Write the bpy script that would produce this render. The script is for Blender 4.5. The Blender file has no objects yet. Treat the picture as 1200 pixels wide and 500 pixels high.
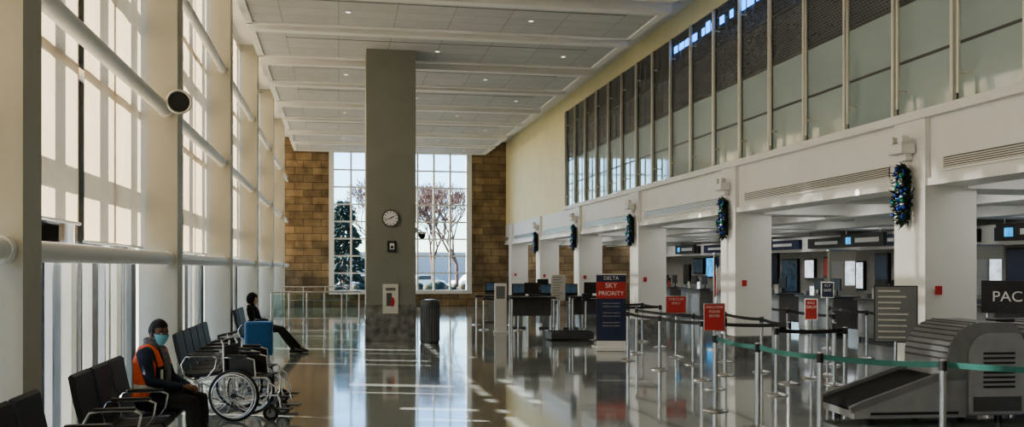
import bpy, bmesh, math, random
from mathutils import Vector, Matrix
random.seed(7)
S = bpy.context.scene
V = Vector

# ------------------------------------------------------------------ materials
def new_mat(name):
    m = bpy.data.materials.new(name); m.use_nodes = True
    return m, m.node_tree, m.node_tree.nodes, m.node_tree.links
def mat(name, col, rough=0.5, metal=0.0, var=0.06, scale=6.0, bump=0.0, emis=0.0, spec=0.5, coat=0.0):
    m, nt, N, L = new_mat(name)
    b = N['Principled BSDF']
    b.inputs['Roughness'].default_value = rough
    b.inputs['Metallic'].default_value = metal
    b.inputs['Specular IOR Level'].default_value = spec
    b.inputs['Coat Weight'].default_value = coat
    tc = N.new('ShaderNodeTexCoord'); no = N.new('ShaderNodeTexNoise')
    no.inputs['Scale'].default_value = scale; no.inputs['Detail'].default_value = 4
    L.new(tc.outputs['Object'], no.inputs['Vector'])
    r = N.new('ShaderNodeValToRGB')
    c = V(col[:3])
    r.color_ramp.elements[0].position = 0.3; r.color_ramp.elements[1].position = 0.7
    r.color_ramp.elements[0].color = (*[max(0, x*(1-var)) for x in c], 1)
    r.color_ramp.elements[1].color = (*[min(1, x*(1+var)) for x in c], 1)
    L.new(no.outputs['Fac'], r.inputs['Fac'])
    L.new(r.outputs['Color'], b.inputs['Base Color'])
    if emis > 0:
        L.new(r.outputs['Color'], b.inputs['Emission Color'])
        b.inputs['Emission Strength'].default_value = emis
    if bump > 0:
        bp = N.new('ShaderNodeBump'); bp.inputs['Strength'].default_value = bump
        bp.inputs['Distance'].default_value = 0.02
        L.new(no.outputs['Fac'], bp.inputs['Height']); L.new(bp.outputs['Normal'], b.inputs['Normal'])
    return m
def brick_mat(name, c1, c2, cm, bw, rh, mortar, axes, rough=0.6, bump=0.2, offset=0.5, coat=0, nvar=0.3, nscale=3):
    """brick pattern on object coords; axes e.g. 'XZ'"""
    m, nt, N, L = new_mat(name); b = N['Principled BSDF']
    tc = N.new('ShaderNodeTexCoord'); sp = N.new('ShaderNodeSeparateXYZ'); cb = N.new('ShaderNodeCombineXYZ')
    L.new(tc.outputs['Object'], sp.inputs[0])
    L.new(sp.outputs[axes[0]], cb.inputs['X']); L.new(sp.outputs[axes[1]], cb.inputs['Y'])
    br = N.new('ShaderNodeTexBrick'); br.offset = offset
    br.inputs['Scale'].default_value = 1
    br.inputs['Brick Width'].default_value = bw; br.inputs['Row Height'].default_value = rh
    br.inputs['Mortar Size'].default_value = mortar
    br.inputs['Color1'].default_value = (*c1, 1); br.inputs['Color2'].default_value = (*c2, 1)
    br.inputs['Mortar'].default_value = (*cm, 1)
    L.new(cb.outputs[0], br.inputs['Vector'])
    no = N.new('ShaderNodeTexNoise'); no.inputs['Scale'].default_value = nscale; no.inputs['Detail'].default_value = 6
    L.new(tc.outputs['Object'], no.inputs['Vector'])
    mr = N.new('ShaderNodeMapRange'); mr.inputs[1].default_value = .3; mr.inputs[2].default_value = .7
    mr.inputs[3].default_value = 1-nvar; mr.inputs[4].default_value = 1+nvar*.4
    L.new(no.outputs['Fac'], mr.inputs[0])
    mx = N.new('ShaderNodeVectorMath'); mx.operation = 'SCALE'
    L.new(br.outputs['Color'], mx.inputs[0]); L.new(mr.outputs[0], mx.inputs['Scale'])
    L.new(mx.outputs[0], b.inputs['Base Color'])
    b.inputs['Roughness'].default_value = rough; b.inputs['Coat Weight'].default_value = coat
    if bump:
        bp = N.new('ShaderNodeBump'); bp.inputs['Strength'].default_value = bump; bp.inputs['Distance'].default_value = .02
        bp.invert = True
        L.new(br.outputs['Fac'], bp.inputs['Height']); L.new(bp.outputs['Normal'], b.inputs['Normal'])
    return m
def glass_mat(name, tint=(1, 1, 1), refl=0.12):
    m, nt, N, L = new_mat(name)
    N.remove(N['Principled BSDF']); out = N['Material Output']
    tr = N.new('ShaderNodeBsdfTransparent'); gl = N.new('ShaderNodeBsdfGlossy'); mx = N.new('ShaderNodeMixShader')
    fr = N.new('ShaderNodeLayerWeight'); fr.inputs['Blend'].default_value = refl
    tr.inputs['Color'].default_value = (*tint, 1); gl.inputs['Roughness'].default_value = .02
    L.new(fr.outputs['Fresnel'], mx.inputs[0]); L.new(tr.outputs[0], mx.inputs[1]); L.new(gl.outputs[0], mx.inputs[2])
    L.new(mx.outputs[0], out.inputs[0]); return m

# floor
def floor_mat():
    m, nt, N, L = new_mat('floor_terrazzo'); b = N['Principled BSDF']
    tc = N.new('ShaderNodeTexCoord')
    br = N.new('ShaderNodeTexBrick'); br.offset = 0
    br.inputs['Scale'].default_value = 1; br.inputs['Brick Width'].default_value = 1.55; br.inputs['Row Height'].default_value = 1.55
    br.inputs['Mortar Size'].default_value = .014
    br.inputs['Color1'].default_value = (.235, .265, .25, 1); br.inputs['Color2'].default_value = (.265, .295, .28, 1)
    br.inputs['Mortar'].default_value = (.11, .125, .12, 1)
    L.new(tc.outputs['Object'], br.inputs['Vector'])
    no = N.new('ShaderNodeTexNoise'); no.inputs['Scale'].default_value = 60; no.inputs['Detail'].default_value = 3
    L.new(tc.outputs['Object'], no.inputs['Vector'])
    mr = N.new('ShaderNodeMapRange'); mr.inputs[1].default_value = .3; mr.inputs[2].default_value = .7
    mr.inputs[3].default_value = .85; mr.inputs[4].default_value = 1.12
    L.new(no.outputs['Fac'], mr.inputs[0])
    mx = N.new('ShaderNodeVectorMath'); mx.operation = 'SCALE'
    L.new(br.outputs['Color'], mx.inputs[0]); L.new(mr.outputs[0], mx.inputs['Scale'])
    L.new(mx.outputs[0], b.inputs['Base Color'])
    n2 = N.new('ShaderNodeTexNoise'); n2.inputs['Scale'].default_value = .6; n2.inputs['Detail'].default_value = 3
    L.new(tc.outputs['Object'], n2.inputs['Vector'])
    m2 = N.new('ShaderNodeMapRange'); m2.inputs[3].default_value = .05; m2.inputs[4].default_value = .14
    L.new(n2.outputs['Fac'], m2.inputs[0]); L.new(m2.outputs[0], b.inputs['Roughness'])
    b.inputs['Specular IOR Level'].default_value = .9
    b.inputs['Coat Weight'].default_value = .4; b.inputs['Coat Roughness'].default_value = .04
    n3 = N.new('ShaderNodeTexNoise'); n3.inputs['Scale'].default_value = 2.2; n3.inputs['Detail'].default_value = 2
    L.new(tc.outputs['Object'], n3.inputs['Vector'])
    bp = N.new('ShaderNodeBump'); bp.inputs['Strength'].default_value = .035; bp.inputs['Distance'].default_value = .02
    L.new(n3.outputs['Fac'], bp.inputs['Height']); L.new(bp.outputs['Normal'], b.inputs['Normal'])
    return m
def sheer_mat(name, c1, c2, transp):
    m, nt, N, L = new_mat(name); N.remove(N['Principled BSDF']); out = N['Material Output']
    tc = N.new('ShaderNodeTexCoord'); no = N.new('ShaderNodeTexNoise'); no.inputs['Scale'].default_value = 2
    L.new(tc.outputs['Object'], no.inputs['Vector'])
    r = N.new('ShaderNodeValToRGB')
    r.color_ramp.elements[0].color = (*c1, 1); r.color_ramp.elements[1].color = (*c2, 1)
    L.new(no.outputs['Fac'], r.inputs[0])
    tl = N.new('ShaderNodeBsdfTranslucent'); df = N.new('ShaderNodeBsdfDiffuse'); tp = N.new('ShaderNodeBsdfTransparent')
    L.new(r.outputs[0], tl.inputs[0]); L.new(r.outputs[0], df.inputs[0])
    a = N.new('ShaderNodeMixShader'); a.inputs[0].default_value = .5
    L.new(tl.outputs[0], a.inputs[1]); L.new(df.outputs[0], a.inputs[2])
    c = N.new('ShaderNodeMixShader'); c.inputs[0].default_value = transp
    L.new(a.outputs[0], c.inputs[1]); L.new(tp.outputs[0], c.inputs[2]); L.new(c.outputs[0], out.inputs[0])
    return m
def mesh_panel_mat():
    """dark perforated screen behind glass"""
    m, nt, N, L = new_mat('perforated_screen'); b = N['Principled BSDF']
    tc = N.new('ShaderNodeTexCoord'); vo = N.new('ShaderNodeTexBrick'); vo.offset = .5
    sp = N.new('ShaderNodeSeparateXYZ'); cb = N.new('ShaderNodeCombineXYZ')
    L.new(tc.outputs['Object'], sp.inputs[0]); L.new(sp.outputs['Y'], cb.inputs['X']); L.new(sp.outputs['Z'], cb.inputs['Y'])
    vo.inputs['Scale'].default_value = 1; vo.inputs['Brick Width'].default_value = .09; vo.inputs['Row Height'].default_value = .05
    vo.inputs['Mortar Size'].default_value = .010
    vo.inputs['Color1'].default_value = (.045, .05, .058, 1); vo.inputs['Color2'].default_value = (.07, .076, .085, 1)
    vo.inputs['Mortar'].default_value = (.15, .16, .165, 1)
    L.new(cb.outputs[0], vo.inputs['Vector']); L.new(vo.outputs['Color'], b.inputs['Base Color'])
    b.inputs['Roughness'].default_value = .06; b.inputs['Specular IOR Level'].default_value = .9
    return m

M = {}
M['floor'] = floor_mat()
M['cream'] = mat('cream_paint', (.47, .45, .375), .55, var=.04, scale=1.5)
M['white'] = mat('white_paint', (.80, .80, .78), .5, var=.03, scale=1.2)
M['yellow'] = mat('yellow_wall_paint', (.88, .80, .50), .6, var=.04, scale=1.0)
M['colgrey'] = mat('grey_column_paint', (.225, .23, .20), .55, var=.05, scale=1.5)
M['marble'] = mat('grey_marble', (.20, .20, .195), .25, var=.5, scale=5)
M['stone'] = brick_mat('sandstone_blocks', (.20, .145, .085), (.37, .27, .155), (.10, .07, .04), .80, .34, .014, 'XZ', .75, .5, nvar=.5, nscale=1.7)
M['tile'] = brick_mat('ceiling_tiles', (.54, .55, .55), (.58, .59, .59), (.40, .40, .40), 1.2, .60, .012, 'XY', .8, .1, offset=0, nvar=.06)
M['tile_lob'] = brick_mat('lobby_ceiling_tiles', (.58, .57, .55), (.62, .61, .58), (.40, .38, .36), .6, .6, .010, 'XY', .8, .1, offset=0, nvar=.05)
M['blind'] = sheer_mat('sheer_blind', (.36, .285, .185), (.44, .355, .245), .05)
M['slat'] = sheer_mat('frosted_lower_panel', (.40, .40, .375), (.48, .48, .45), .04)
M['glass'] = glass_mat('clear_glass')
M['glassrail'] = glass_mat('balustrade_glass', (.80, .90, .88), .2)
M['frost'] = mat('pale_green_glass', (.38, .47, .46), .06, var=.05, scale=.7, spec=1.0, coat=.6)
M['screen'] = mesh_panel_mat()
M['alu'] = mat('brushed_aluminium', (.66, .65, .61), .35, .6, var=.04, scale=8)
M['steel'] = mat('polished_steel', (.62, .62, .62), .22, 1.0, var=.03, scale=8)
M['fin'] = mat('pale_metal_fin', (.72, .70, .62), .35, .2, var=.05)
M['black'] = mat('black_plastic', (.018, .018, .02), .4, var=.2)
M['vinyl'] = mat('black_vinyl', (.015, .018, .025), .5, var=.2, bump=.05, scale=20)
M['dkgrey'] = mat('dark_grey_plastic', (.075, .078, .083), .42, var=.12)
M['mdgrey'] = mat('mid_grey_plastic', (.20, .21, .22), .45, var=.08)
M['ltgrey'] = mat('light_grey_housing', (.30, .31, .325), .45, var=.06)
M['rubber'] = mat('rubber', (.015, .015, .015), .7, var=.2)
M['red'] = mat('red_sign_panel', (.50, .045, .045), .4, var=.05)
M['navy'] = mat('navy_sign_panel', (.015, .026, .085), .35, var=.08)
M['signwhite'] = mat('white_print', (.8, .8, .8), .5, var=.02)
M['paper'] = mat('paper_notice', (.62, .61, .57), .6, var=.08, scale=14)
M['teal'] = mat('teal_webbing', (.04, .16, .14), .6, var=.1, scale=30)
M['belt'] = mat('black_webbing', (.02, .02, .022), .7, var=.2, scale=30)
M['orange'] = mat('hi_vis_orange', (.75, .12, .03), .55, var=.12, scale=14, bump=.15)
M['reflect'] = mat('reflective_tape', (.75, .75, .66), .35, .2, var=.05)
M['navycloth'] = mat('navy_fabric', (.02, .03, .055), .85, var=.25, scale=20, bump=.3)
M['blackcloth'] = mat('black_fabric', (.016, .016, .018), .85, var=.3, scale=20, bump=.3)
M['greycloth'] = mat('grey_scarf_fabric', (.16, .16, .17), .9, var=.3, scale=30, bump=.4)
M['skin_d'] = mat('skin_dark', (.17, .085, .05), .5, var=.12, scale=12)
M['skin_l'] = mat('skin_light', (.50, .30, .21), .5, var=.08, scale=12)
M['hair'] = mat('black_hair', (.012, .010, .010), .7, var=.4, scale=40, bump=.5)
M['mask'] = mat('surgical_mask', (.22, .55, .66), .8, var=.05, scale=20)
M['eye'] = mat('eye_white', (.75, .72, .68), .3, var=.02)
M['blue'] = mat('blue_suitcase_shell', (.02, .10, .24), .35, var=.12)
M['garl'] = mat('garland_needles', (.012, .03, .02), .8, var=.5, scale=20)
M['bb_blue'] = mat('bauble_blue', (.03, .09, .42), .2, .5, var=.05)
M['bb_grn'] = mat('bauble_green', (.05, .32, .20), .2, .6, var=.05)
M['bb_slv'] = mat('bauble_silver', (.75, .77, .8), .15, .9, var=.05)
M['scr_blue'] = mat('lit_blue_screen', (.03, .22, .48), .3, var=.45, scale=5, emis=.9)
M['scr_dim'] = mat('dim_monitor_screen', (.03, .05, .07), .15, var=.4, scale=6, emis=.3)
M['scr_white'] = mat('lit_white_sign', (.6, .66, .72), .3, var=.35, scale=7, emis=.55)
M['led_blue'] = mat('blue_led_sign', (.05, .30, 1.0), .3, var=.02, emis=1.6)
M['lamp'] = mat('ceiling_lamp_diffuser', (1.0, .97, .93), .4, var=.0, emis=6.0)  # glow for the fill panels added in the lobby
M['lampdim'] = mat('downlight_diffuser', (1.0, .95, .88), .4, var=.0, emis=.8)
M['wood'] = mat('counter_laminate', (.16, .155, .15), .4, var=.12)
M['evergreen'] = mat('evergreen_foliage', (.02, .04, .028), .9, var=.5, scale=8)
M['bush'] = mat('winter_bush', (.10, .085, .05), .9, var=.5, scale=8)
M['bark'] = mat('reddish_twig_bark', (.15, .085, .065), .9, var=.3)
M['grass'] = mat('winter_grass', (.26, .25, .18), .95, var=.3, scale=.5)
M['asphalt'] = mat('asphalt', (.5, .5, .49), .9, var=.12, scale=.7)
M['extwhite'] = mat('exterior_fin_paint', (.78, .77, .74), .6, var=.04)
M['flag'] = mat('flag_fabric', (.5, .04, .05), .8, var=.2, scale=12)
M['concrete'] = mat('concrete', (.36, .35, .33), .8, var=.1)
M['carpaint'] = mat('silver_car_paint', (.42, .44, .46), .25, .4, var=.05)
M['carpaint2'] = mat('white_car_paint', (.7, .7, .7), .25, 0, var=.05)

# ------------------------------------------------------------------ mesh builder
class MB:
    def __init__(s): s.v = []; s.f = []; s.m = []; s.sm = []; s.mats = []
    def mi(s, mt):
        if mt not in s.mats: s.mats.append(mt)
        return s.mats.index(mt)
    def add(s, vs, fs, mt, smooth=False):
        o = len(s.v); k = s.mi(mt)
        s.v += [V(p) for p in vs]
        for f in fs: s.f.append([i+o for i in f]); s.m.append(k); s.sm.append(smooth)
    def box(s, a, b, mt, rot=None, piv=None):
        x0, y0, z0 = a; x1, y1, z1 = b
        vs = [V((x, y, z)) for z in (z0, z1) for y in (y0, y1) for x in (x0, x1)]
        if rot is not None:
            p = V(piv) if piv is not None else (V(a)+V(b))/2
            vs = [rot @ (q-p) + p for q in vs]
        s.add(vs, [(0, 2, 3, 1), (4, 5, 7, 6), (0, 1, 5, 4), (2, 6, 7, 3), (0, 4, 6, 2), (1, 3, 7, 5)], mt)
    def cbox(s, a, b, mt, c=.02):
        bm = bmesh.new(); bmesh.ops.create_cube(bm, size=1)
        a = V(a); b = V(b)
        for w in bm.verts: w.co = V([(a[i]+b[i])/2 + w.co[i]*(b[i]-a[i]) for i in range(3)])
        bmesh.ops.bevel(bm, geom=bm.edges[:], offset=c, segments=3, affect='EDGES', profile=.5)
        bm.verts.index_update()
        s.add([w.co.copy() for w in bm.verts], [[q.index for q in f.verts] for f in bm.faces], mt, False); bm.free()
    def tube(s, pts, rad, mt, seg=10, caps=True, closed=False, smooth=True):
        pts = [V(p) for p in pts]; n = len(pts)
        if not hasattr(rad, '__len__'): rad = [rad]*n
        vs = []; fs = []; ref = None
        for i, p in enumerate(pts):
            if closed: t = pts[(i+1) % n]-pts[i-1]
            elif i == 0: t = pts[1]-pts[0]
            elif i == n-1: t = pts[-1]-pts[-2]
            else: t = (pts[i+1]-pts[i]).normalized()+(pts[i]-pts[i-1]).normalized()
            t.normalize()
            if ref is None: ref = V((0, 0, 1)) if abs(t.z) < .9 else V((1, 0, 0))
            u = ref - t*ref.dot(t)
            if u.length < 1e-4: u = t.orthogonal()
            u.normalize(); ref = u; w = t.cross(u)
            for k in range(seg):
                a = 2*math.pi*k/seg
                vs.append(p+(u*math.cos(a)+w*math.sin(a))*rad[i])
        for i in range(n if closed else n-1):
            j = (i+1) % n
            for k in range(seg):
                l = (k+1) % seg
                fs.append((i*seg+k, i*seg+l, j*seg+l, j*seg+k))
        s.add(vs, fs, mt, smooth)
        if caps and not closed:
            s.add(vs[:seg], [tuple(reversed(range(seg)))], mt); s.add(vs[-seg:], [tuple(range(seg))], mt)
    def cyl(s, a, b, r, mt, seg=16, r2=None): s.tube([a, b], [r, r if r2 is None else r2], mt, seg)
    def ring(s, c, axis, R, r, mt, n=32, seg=8):
        axis = V(axis).normalized(); u = axis.orthogonal().normalized(); w = axis.cross(u)
        s.tube([V(c)+(u*math.cos(2*math.pi*i/n)+w*math.sin(2*math.pi*i/n))*R for i in range(n)], r, mt, seg, closed=True)
    def loft(s, rings, mt, seg=20, smooth=True):
        vs = []; fs = []
        for c, u, w in rings:
            for k in range(seg):
                a = 2*math.pi*k/seg; vs.append(V(c)+V(u)*math.cos(a)+V(w)*math.sin(a))
        for i in range(len(rings)-1):
            for k in range(seg):
                l = (k+1) % seg; fs.append((i*seg+k, i*seg+l, (i+1)*seg+l, (i+1)*seg+k))
        fs.append(tuple(reversed(range(seg)))); fs.append(tuple(range((len(rings)-1)*seg, len(rings)*seg)))
        s.add(vs, fs, mt, smooth)
    def ell(s, c, r, mt, nu=14, nv=9, fn=None, rot=None):
        c = V(c); vs = []; fs = []
        for j in range(1, nv):
            ph = math.pi*j/nv
            for i in range(nu):
                th = 2*math.pi*i/nu
                d = V((math.sin(ph)*math.cos(th), math.sin(ph)*math.sin(th), math.cos(ph)))
                p = V((d.x*r[0], d.y*r[1], d.z*r[2]))
                if fn: p = fn(d, p)
                if rot: p = rot @ p
                vs.append(c+p)
        for d in (V((0, 0, 1)), V((0, 0, -1))):
            p = V((0, 0, d.z*r[2]))
            if fn: p = fn(d, p)
            if rot: p = rot @ p
            vs.append(c+p)
        T = len(vs)-2; B = T+1
        for j in range(nv-2):
            for i in range(nu):
                l = (i+1) % nu; fs.append((j*nu+i, (j+1)*nu+i, (j+1)*nu+l, j*nu+l))
        for i in range(nu):
            l = (i+1) % nu; fs.append((T, i, l)); fs.append((B, (nv-2)*nu+l, (nv-2)*nu+i))
        s.add(vs, fs, mt, True)
    def prism(s, poly, y0, y1, mt, smooth=False):
        n = len(poly); vs = [(x, y0, z) for x, z in poly]+[(x, y1, z) for x, z in poly]
        fs = [tuple(range(n)), tuple(reversed(range(n, 2*n)))]
        s.add(vs, fs, mt); s.add(vs, [(i, i+n, (i+1) % n+n, (i+1) % n) for i in range(n)], mt, smooth)
    def mesh(s, name):
        me = bpy.data.meshes.new(name); me.from_pydata([tuple(p) for p in s.v], [], s.f)
        for m in s.mats: me.materials.append(m)
        me.polygons.foreach_set('material_index', s.m); me.polygons.foreach_set('use_smooth', s.sm)
        me.update()
        bm = bmesh.new(); bm.from_mesh(me); bmesh.ops.recalc_face_normals(bm, faces=bm.faces); bm.to_mesh(me); bm.free()
        return me
    def build(s, name, loc=(0, 0, 0), rz=0, parent=None, scale=1):
        return obj(name, s.mesh(name), loc, rz, parent, scale)
def obj(name, me, loc=(0, 0, 0), rz=0, parent=None, scale=1):
    o = bpy.data.objects.new(name, me); S.collection.objects.link(o)
    o.location = loc; o.rotation_euler = (0, 0, rz); o.scale = (scale,)*3
    if parent: o.parent = parent
    return o
def text(name, body, size, loc, rot, mt, parent=None, align='CENTER', ext=.002):
    c = bpy.data.curves.new(name, 'FONT'); c.body = body; c.size = size; c.align_x = align; c.align_y = 'CENTER'; c.extrude = ext
    o = bpy.data.objects.new(name, c); S.collection.objects.link(o)
    dg = bpy.context.evaluated_depsgraph_get(); dg.update()
    me = bpy.data.meshes.new_from_object(o.evaluated_get(dg)); bpy.data.objects.remove(o)
    me.materials.clear(); me.materials.append(mt)
    o = bpy.data.objects.new(name, me); S.collection.objects.link(o)
    o.location = loc; o.rotation_euler = rot
    if parent: o.parent = parent
    return o
def simple(name, a, b, mt):
    m = MB(); c = (V(a)+V(b))/2
    m.box(V(a)-c, V(b)-c, mt); return m.build(name, c)
def simple0(name, a, b, mt):
    m = MB(); m.box(a, b, mt); return m.build(name)

# ------------------------------------------------------------------ room shell
YF = 44.5; XL = -2.75; XR = 7.9; ZC = 7.85; XB = 16.0; YB = -7.0
simple0('floor', (XL-.15, YB-.2, -.2), (XB+.2, YF+.4, 0), M['floor'])
simple0('ground_outside', (-120, -80, -.45), (120, 160, -.22), M['grass'])
simple0('road_outside', (-30, -60, -.22), (-3.0, 50, -.15), M['asphalt'])
simple0('ceiling', (XL-.4, YB, ZC), (12.0, YF+.4, ZC+.25), M['white'])
simple0('wall_back', (XL-.15, YB-.2, 0), (XB+.2, YB, 8.0), M['cream'])
WX0, WX1, WZ0, WZ1 = -.45, 6.25, .58, 7.45
m = MB()
m.box((XL-.1, YF, 0), (WX0, YF+.35, 7.85), M['stone']); m.box((WX1, YF, 0), (XB+.2, YF+.35, 7.85), M['stone'])
m.box((WX0, YF, 0), (WX1, YF+.35, WZ0), M['stone']); m.box((WX0, YF, WZ1), (WX1, YF+.35, 7.85), M['stone'])
m.build('wall_far')
m = MB()
fw = .24
m.box((WX0, YF-.08, WZ0), (WX0+fw, YF+.3, WZ1), M['white']); m.box((WX1-fw, YF-.08, WZ0), (WX1, YF+.3, WZ1), M['white'])
m.box((WX0, YF-.08, WZ1-fw), (WX1, YF+.3, WZ1), M['white']); m.box((WX0, YF-.12, WZ0), (WX1, YF+.3, WZ0+.18), M['white'])
nc, nr = 8, 8
for i in range(1, nc):
    x = WX0+fw+(WX1-WX0-2*fw)*i/nc; w = .045 if i % 4 else .08
    m.box((x-w, YF+.08, WZ0+.18), (x+w, YF+.2, WZ1-fw), M['white'])
for j in range(1, nr):
    z = WZ0+.18+(WZ1-fw-WZ0-.18)*j/nr
    m.box((WX0+fw, YF+.1, z-.035), (WX1-fw, YF+.18, z+.035), M['white'])
m.box((WX0+fw, YF+.13, WZ0+.18), (WX1-fw, YF+.14, WZ1-fw), M['glass'])
m.build('window_1')

# ceiling clouds
yc = [-4.6+3.22*i for i in range(15)]
for i, y in enumerate(yc):
    m = MB(); zb = 7.16
    gap = .62 if i % 2 else .30
    m.box((-1.95, y+gap, zb), (6.75, y+3.22, zb+.05), M['tile'])
    m.box((-1.98, y+gap-.06, zb-.08), (6.78, y+gap+.20, zb+.38), M['white'])
    m.box((-1.98, y+3.22-.10, zb-.04), (6.78, y+3.22+.02, zb+.28), M['white'])
    m.box((6.62, y+gap, zb-.04), (6.80, y+3.2, zb+.30), M['white']); m.box((-2.0, y+gap, zb-.04), (-1.84, y+3.2, zb+.30), M['white'])
    for x in ((.2, 4.1) if i % 2 else (2.4, 5.6)):
        m.cyl((x, y+2.0, zb-.012), (x, y+2.0, zb), .05, M['lampdim'], 14); m.ring((x, y+2.0, zb-.006), (0, 0, 1), .06, .012, M['white'], 16, 6)
    for x in (0, 4.6):
        m.cyl((x, y+1.8, zb+.05), (x, y+1.8, ZC), .02, M['steel'], 8)
    m.box((-1.2, y+1.2, zb-.008), (6.0, y+1.24, zb), M['mdgrey'])
    m.build('ceiling_panel')

# right upper wall
simple0('wall_right_upper', (XR+.02, 32.3, 3.75), (XR+.35, YF, ZC), M['yellow'])
simple0('wall_right_upper_band', (XR+.02, YB, 7.35), (XR+.35, 32.3, ZC), M['yellow'])
simple0('wall_right_backing', (XR+.35, YB, 3.9), (XR+.45, 32.3, 7.35), M['dkgrey'])
m = MB()
ys = []
y = 32.3
while y > YB: ys.append(y); y -= 1.33
for a in ys:
    b = a-1.33
    m.box((XR+.05, b+.02, 3.97), (XR+.07, a-.02, 4.72), M['frost'])
    m.box((XR+.05, b+.02, 4.75), (XR+.07, a-.02, 5.55), M['frost'])
    m.box((XR+.05, b+.02, 5.58), (XR+.07, a-.02, 6.45), M['screen'])
    m.box((XR+.05, b+.02, 6.48), (XR+.07, a-.02, 7.35), M['screen'])
    m.box((XR+.03, a-.03, 3.95), (XR+.10, a+.03, 7.35), M['dkgrey'])
    m.box((XR-.03, a-.03, 3.97), (XR+.04, a+.03, 7.33), M['fin'])
    m.box((XR-.10, a-.24, 4.05), (XR-.07, a-.20, 7.2), M['fin'])
    for z in (4.3, 6.8): m.box((XR-.08, a-.23, z), (XR+.06, a-.21, z+.03), M['fin'])
for z in (4.735, 5.565, 6.465):
    m.box((XR+.04, YB, z-.02), (XR+.085, 32.3, z+.02), M['dkgrey'])
win2 = m.build('window_2')
m = MB()
yy = 21.5
while yy > 15.5:
    w = random.choice([.16, .22, .3])
    m.box((XR+.035, yy-w, 6.95), (XR+.045, yy, 6.95+random.choice([.16, .24, .24])), M['led_blue']); yy -= w+random.choice([.08, .12, .3])
m.build('led_lettering_sign', parent=win2)

# fascia + sill
m = MB()
m.box((XR, YB, 2.95), (XR+.5, YF, 3.86), M['white'])
m.box((XR-.12, YB, 3.84), (XR+.35, 32.3, 3.96), M['white'])
m.box((XR-.05, YB, 2.92), (XR+.55, YF, 3.02), M['white'])
m.build('trim_1')
cols = [5.3, 11.5, 17.7, 23.9, 30.1, 36.3, 42.5]
for y in [-.9]+cols:
    m = MB(); y0 = y+.95; y1 = y+5.9
    m.box((XR-.015, y0, 3.12), (XR+.01, y1, 3.27), M['dkgrey'])
    for k in range(5): m.box((XR-.03, y0, 3.13+.028*k), (XR-.01, y1, 3.142+.028*k), M['alu'])
    m.box((XR-.04, y0-.03, 3.27), (XR, y1+.03, 3.30), M['white']); m.box((XR-.04, y0-.03, 3.09), (XR, y1+.03, 3.12), M['white'])
    m.build('air_grille')
CW = .72
for y in cols:
    m = MB()
    m.box((XR-.08, y, .42), (8.6, y+CW, 3.86), M['white'])
    m.box((XR-.085, y-.005, 0), (8.605, y+CW+.005, .42), M['marble'])
    m.box((XR-.09, y-.01, .41), (8.61, y+CW+.01, .44), M['steel'])
    m.build('square_column')

# lobby
simple0('ceiling_lobby', (XR+.5, YB, 3.2), (XB+.2, YF, 3.4), M['tile_lob'])
simple0('wall_lobby_upper', (12.0, YB, 3.4), (12.2, YF, 8.0), M['white'])
simple0('wall_right', (XB, YB, 0), (XB+.2, YF, 3.2), M['concrete'])
m = MB()
for y in cols+[-.9]:
    m.box((XR+.5, y-.1, 2.88), (XB, y+.82, 3.2), M['white'])
    m.box((XR+.5, y+2.0, 3.0), (XB, y+2.4, 3.2), M['white'])
    m.box((XR+.5, y+4.2, 3.0), (XB, y+4.6, 3.2), M['white'])
for x in (10.2, 12.9):
    m.box((x, YB, 2.84), (x+.5, YF, 3.2), M['white'])
m.build('trim_2')
for y in cols+[-.9]:
    for x in (9.2, 11.6, 14.3):
        for dy in (1.4, 5.2):
            m = MB(); m.cbox((-.62, -.16, -.05), (.62, .16, 0), M['white'], .01); m.box((-.56, -.11, -.058), (.56, .11, -.05), M['lamp'])
            m.build('ceiling_light_panel', (x, y+dy, 3.2))  # glowing panels added to brighten the lobby
m = MB()
m.box((XB-.6, YB, 2.35), (XB, YF, 2.84), M['white'])
m.build('trim_3')
for y in range(12, 42, 3):
    k = y % 2
    m = MB(); m.cbox((-.06, -1.2, -.16), (.06, 1.2, .16), M['black'] if k else M['navy'], .01)
    m.box((-.07, -.7, -.05), (-.06, .7, .05), M['signwhite'])
    m.build('airline_sign', (XB-.67, y+.6, 2.6))
rs = random.Random(21)
for y in [11+1.45*i for i in range(22)]:
    h = rs.choice([.35, .45, .6]); w = rs.choice([.35, .5, .6]); m = MB(); m.cbox((-.05, -w, -h), (.05, w, h), M['black'], .015)
    m.box((-.056, -w+.05, -h+.05), (-.049, w-.05, h-.05), rs.choice([M['scr_blue'], M['scr_white'], M['paper'], M['dkgrey'], M['navy'], M['scr_dim'], M['red']])); m.build('wall_display', (XB-.06, y, rs.uniform(1.5, 1.9)))
# back cabinets and luggage belt
m = MB()
m.box((15.1, 10, 0), (15.9, 42, .45), M['dkgrey']); m.box((15.05, 10, .45), (15.85, 42, .52), M['rubber']); m.box((15.0, 10, .35), (15.06, 42, .55), M['steel'])
m.build('luggage_conveyor')
# hanging gate signs
for x, y, mt in ((13.2, 16.0, M['black']), (13.2, 22.0, M['black']), (13.2, 28.2, M['navy']), (13.2, 34.5, M['black'])):
    m = MB(); m.cbox((-.05, -1.0, -.17), (.05, 1.0, .17), mt, .01); m.box((-.056, -.8, -.06), (-.05, .3, .06), M['signwhite']); m.box((-.056, .5, -.09), (-.05, .75, .09), M['scr_blue'])
    for q in (-.8, .8): m.cyl((0, q, .17), (0, q, .32), .012, M['steel'], 8)
    m.build('hanging_sign', (x, y, 2.52))

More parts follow.
